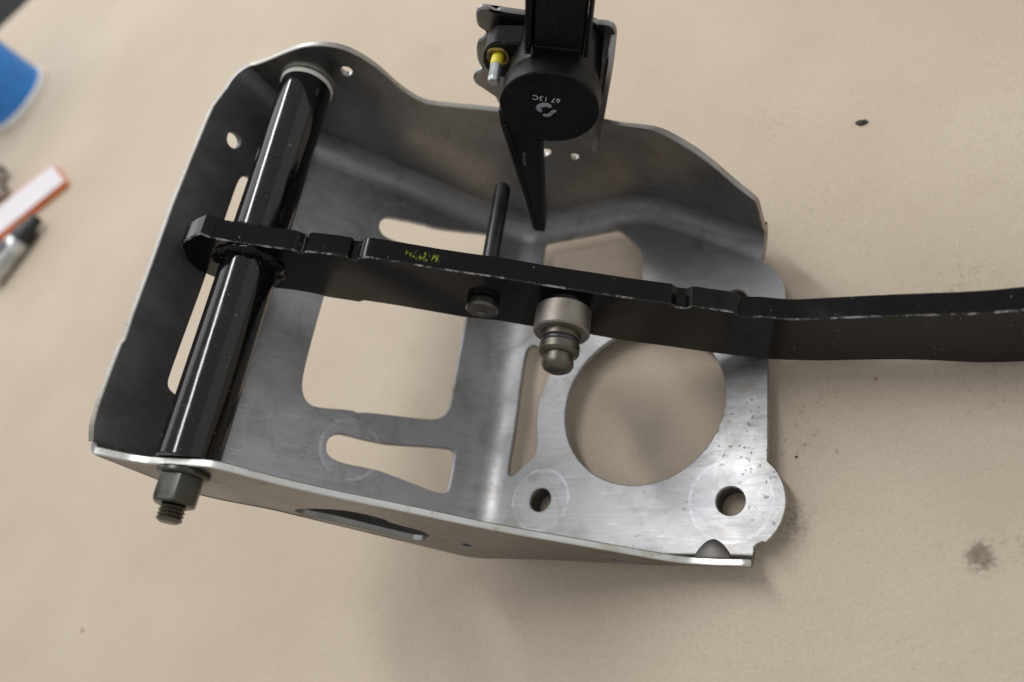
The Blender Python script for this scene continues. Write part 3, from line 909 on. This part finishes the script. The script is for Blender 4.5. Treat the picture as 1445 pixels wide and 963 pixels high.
# ================================================================== THINGS BEHIND, AT THE LEFT EDGE
def blue_can():
    # the visible arc of the base rim
    P = [on_t(p, 1) for p in ((0, 188), (26, 171), (52, 141), (65, 110))]
    # circle through the arc (least squares)
    import itertools
    def circ(a, b, c):
        ax, ay, bx, by, cx, cy = a.x, a.y, b.x, b.y, c.x, c.y
        d = 2 * (ax * (by - cy) + bx * (cy - ay) + cx * (ay - by))
        ux = ((ax * ax + ay * ay) * (by - cy) + (bx * bx + by * by) * (cy - ay) + (cx * cx + cy * cy) * (ay - by)) / d
        uy = ((ax * ax + ay * ay) * (cx - bx) + (bx * bx + by * by) * (ax - cx) + (cx * cx + cy * cy) * (bx - ax)) / d
        return Vector((ux, uy, 0)), math.hypot(ax - ux, ay - uy)
    c, r = circ(P[0], P[2], P[3])
    t = thing('blue_tub', 'blue plastic tub with a white base rim, cut off by the left edge', 'tub', (c.x, c.y, PZ))
    bm = lathe(bmesh.new(), (c.x, c.y, PZ), (0, 0, 1), [(8.0, r - 3), (8.0, r - 2), (8.6, r - 1.4), (60, r - 1.6), (118, r - 2.2), (121, r - 4), (121, 0)], 80)
    part('body', bm, mat_plain('blue_plastic', (.02, .21, .64), .33, 0, .1, 30), t)
    bm = lathe(bmesh.new(), (c.x, c.y, PZ), (0, 0, 1), [(.2, 0), (.2, r - .2), (.8, r + .6), (7.6, r + .6), (8.4, r - .2), (8.4, r - 5)], 80)
    part('rim', bm, mat_plain('white_rim', (.74, .74, .74), .4), t)
    return c, r
blue_can()

def box_px(name, quad, z, h, parent, mats, cham=.6):
    """flat carton: quad are the four traced corners of its top face at height z"""
    P = [on_t(p, z) for p in quad]
    bm = bmesh.new()
    t = [bm.verts.new(p) for p in P]; b = [bm.verts.new(p - Vector((0, 0, h))) for p in P]
    bm.faces.new(t); bm.faces.new(b[::-1])
    for i in range(4): bm.faces.new((t[i], t[(i + 1) % 4], b[(i + 1) % 4], b[i]))
    bmesh.ops.bevel(bm, geom=bm.edges[:], offset=cham, segments=2, affect='EDGES')
    return part(name, bm, mats, parent, smooth=30)
white_card = mat_plain('white_card', (.70, .67, .70), .5, 0, .05, 60)
orange_card = mat_plain('orange_card', (.78, .20, .05), .45, 0, .08, 60)
q = [(-70, 343), (73, 232), (91, 256), (-52, 372)]
P = [on_t(p, 6) for p in q]
cart = thing('flat_carton', 'white and orange flat carton lying at the left edge of the paper', 'carton', ((P[0] + P[2]) / 2 - Vector((0, 0, 6))))
box_px('carton_body', q, 6, 5.9, cart, orange_card)
box_px('white_label', [(-69.5, 344.3), (73.3, 233.3), (90.3, 255.4), (-52, 370.4)], 6.4, .6, cart, white_card, .1)

# black nosed pale tube lying in front of the carton
def lying_tube():
    a, b = on_t((-16, 396), 9.6), on_t((53, 306), 9)
    ax = (b - a); L = ax.length; ax.normalize()
    t = thing('marker_pen', 'silver marker with black nose in front of the orange carton', 'marker', (a.x, a.y, PZ))
    bm = lathe(bmesh.new(), a, ax, [(0, 0), (0, 8.5), (1, 9.4), (L * .60, 9.4), (L * .62, 8.6), (L * .62, 0)], 32)
    part('barrel', bm, mat_plain('satin_silver', (.55, .57, .57), .28, .6, .3, 40), t)
    bm = lathe(bmesh.new(), a, ax, [(L * .62, 9.0), (L * .80, 8.6), (L * .86, 6.2), (L * .98, 5.4), (L, 4.0), (L, 0)], 32)
    part('nose', bm, mat_plain('black_plastic', (.012, .012, .012), .4), t)
    bm = lathe(bmesh.new(), a + Vector((3, -2, 9.2)), ax, [(0, 0), (0, 3.2), (L * .52, 3.2), (L * .56, 0)], 12)
    part('clip', bm, mat_plain('grey_clip', (.16, .15, .19), .35), t)
lying_tube()
def socket(px, r, name, label):
    c = on_t(px, r)
    ax = (on_t((px[0] + 40, px[1] - 32), r) - c).normalized()
    t = thing(name, label, 'socket', (c.x, c.y, PZ))
    bm = lathe(bmesh.new(), c, ax, [(-30, 0), (-30, r * .9), (-29, r), (6, r), (7, r * .85), (7, r * .5), (2, r * .45), (2, 0)], 32)
    part('barrel', bm, mat_steel('chrome_' + name, (.55, .54, .55), .25, rust=0), t)
socket((-4, 246), 8.5, 'metal_socket', 'small grey metal barrel behind the white carton at the left edge')
socket((-1, 271), 7.5, 'metal_socket', 'small grey metal barrel touching the carton at the left edge')

# ------------------------------------------------------------------ crumbs of dirt on the paper
dirt = mat_plain('dark_dirt', (.035, .03, .025), .7)
amber = mat_plain('amber_crumb', (.30, .16, .05), .6)
def crumb(px, size, mat, label, seed):
    c = on_z(px); r = random.Random(seed)
    bm = bmesh.new(); bmesh.ops.create_icosphere(bm, subdivisions=2, radius=1)
    sx, sy, sz = size
    for v in bm.verts:
        k = 1 + .55 * noise.noise(v.co * 1.3 + Vector((seed * 7.1, 0, 0)))
        v.co = Vector((c.x + v.co.x * sx * k, c.y + v.co.y * sy * k, PZ + sz * .7 + v.co.z * sz * k))
    me = bpy.data.meshes.new('dirt_crumb'); o = bpy.data.objects.new('dirt_crumb', me)
    for v in bm.verts: v.co = (v.co - c) * MM
    bm.to_mesh(me); bm.free(); me.materials.append(mat); o.location = c * MM
    o['label'] = label; o['category'] = 'crumb'; o['group'] = 'crumbs of dirt on the paper'
    COL.objects.link(o)
crumb((1217, 174), (2.3, 1.4, .9), dirt, 'dark flake of dirt on the paper above the pedal arm at the right', 1)
crumb((116, 890), (1.0, .8, .5), amber, 'tiny brown crumb on the paper near the lower left corner', 2)
crumb((199, 652), (.4, .4, .3), dirt, 'tiny dark speck on the paper left of the hex nut', 3)
crumb((1124, 645), (.45, .4, .3), dirt, 'tiny dark speck on the paper right of the bracket edge', 4)
crumb((1236, 535), (.5, .4, .3), amber, 'tiny tan crumb on the paper just below the pedal arm', 5)

for o in bpy.data.objects:
    if '_org' in o: del o['_org']
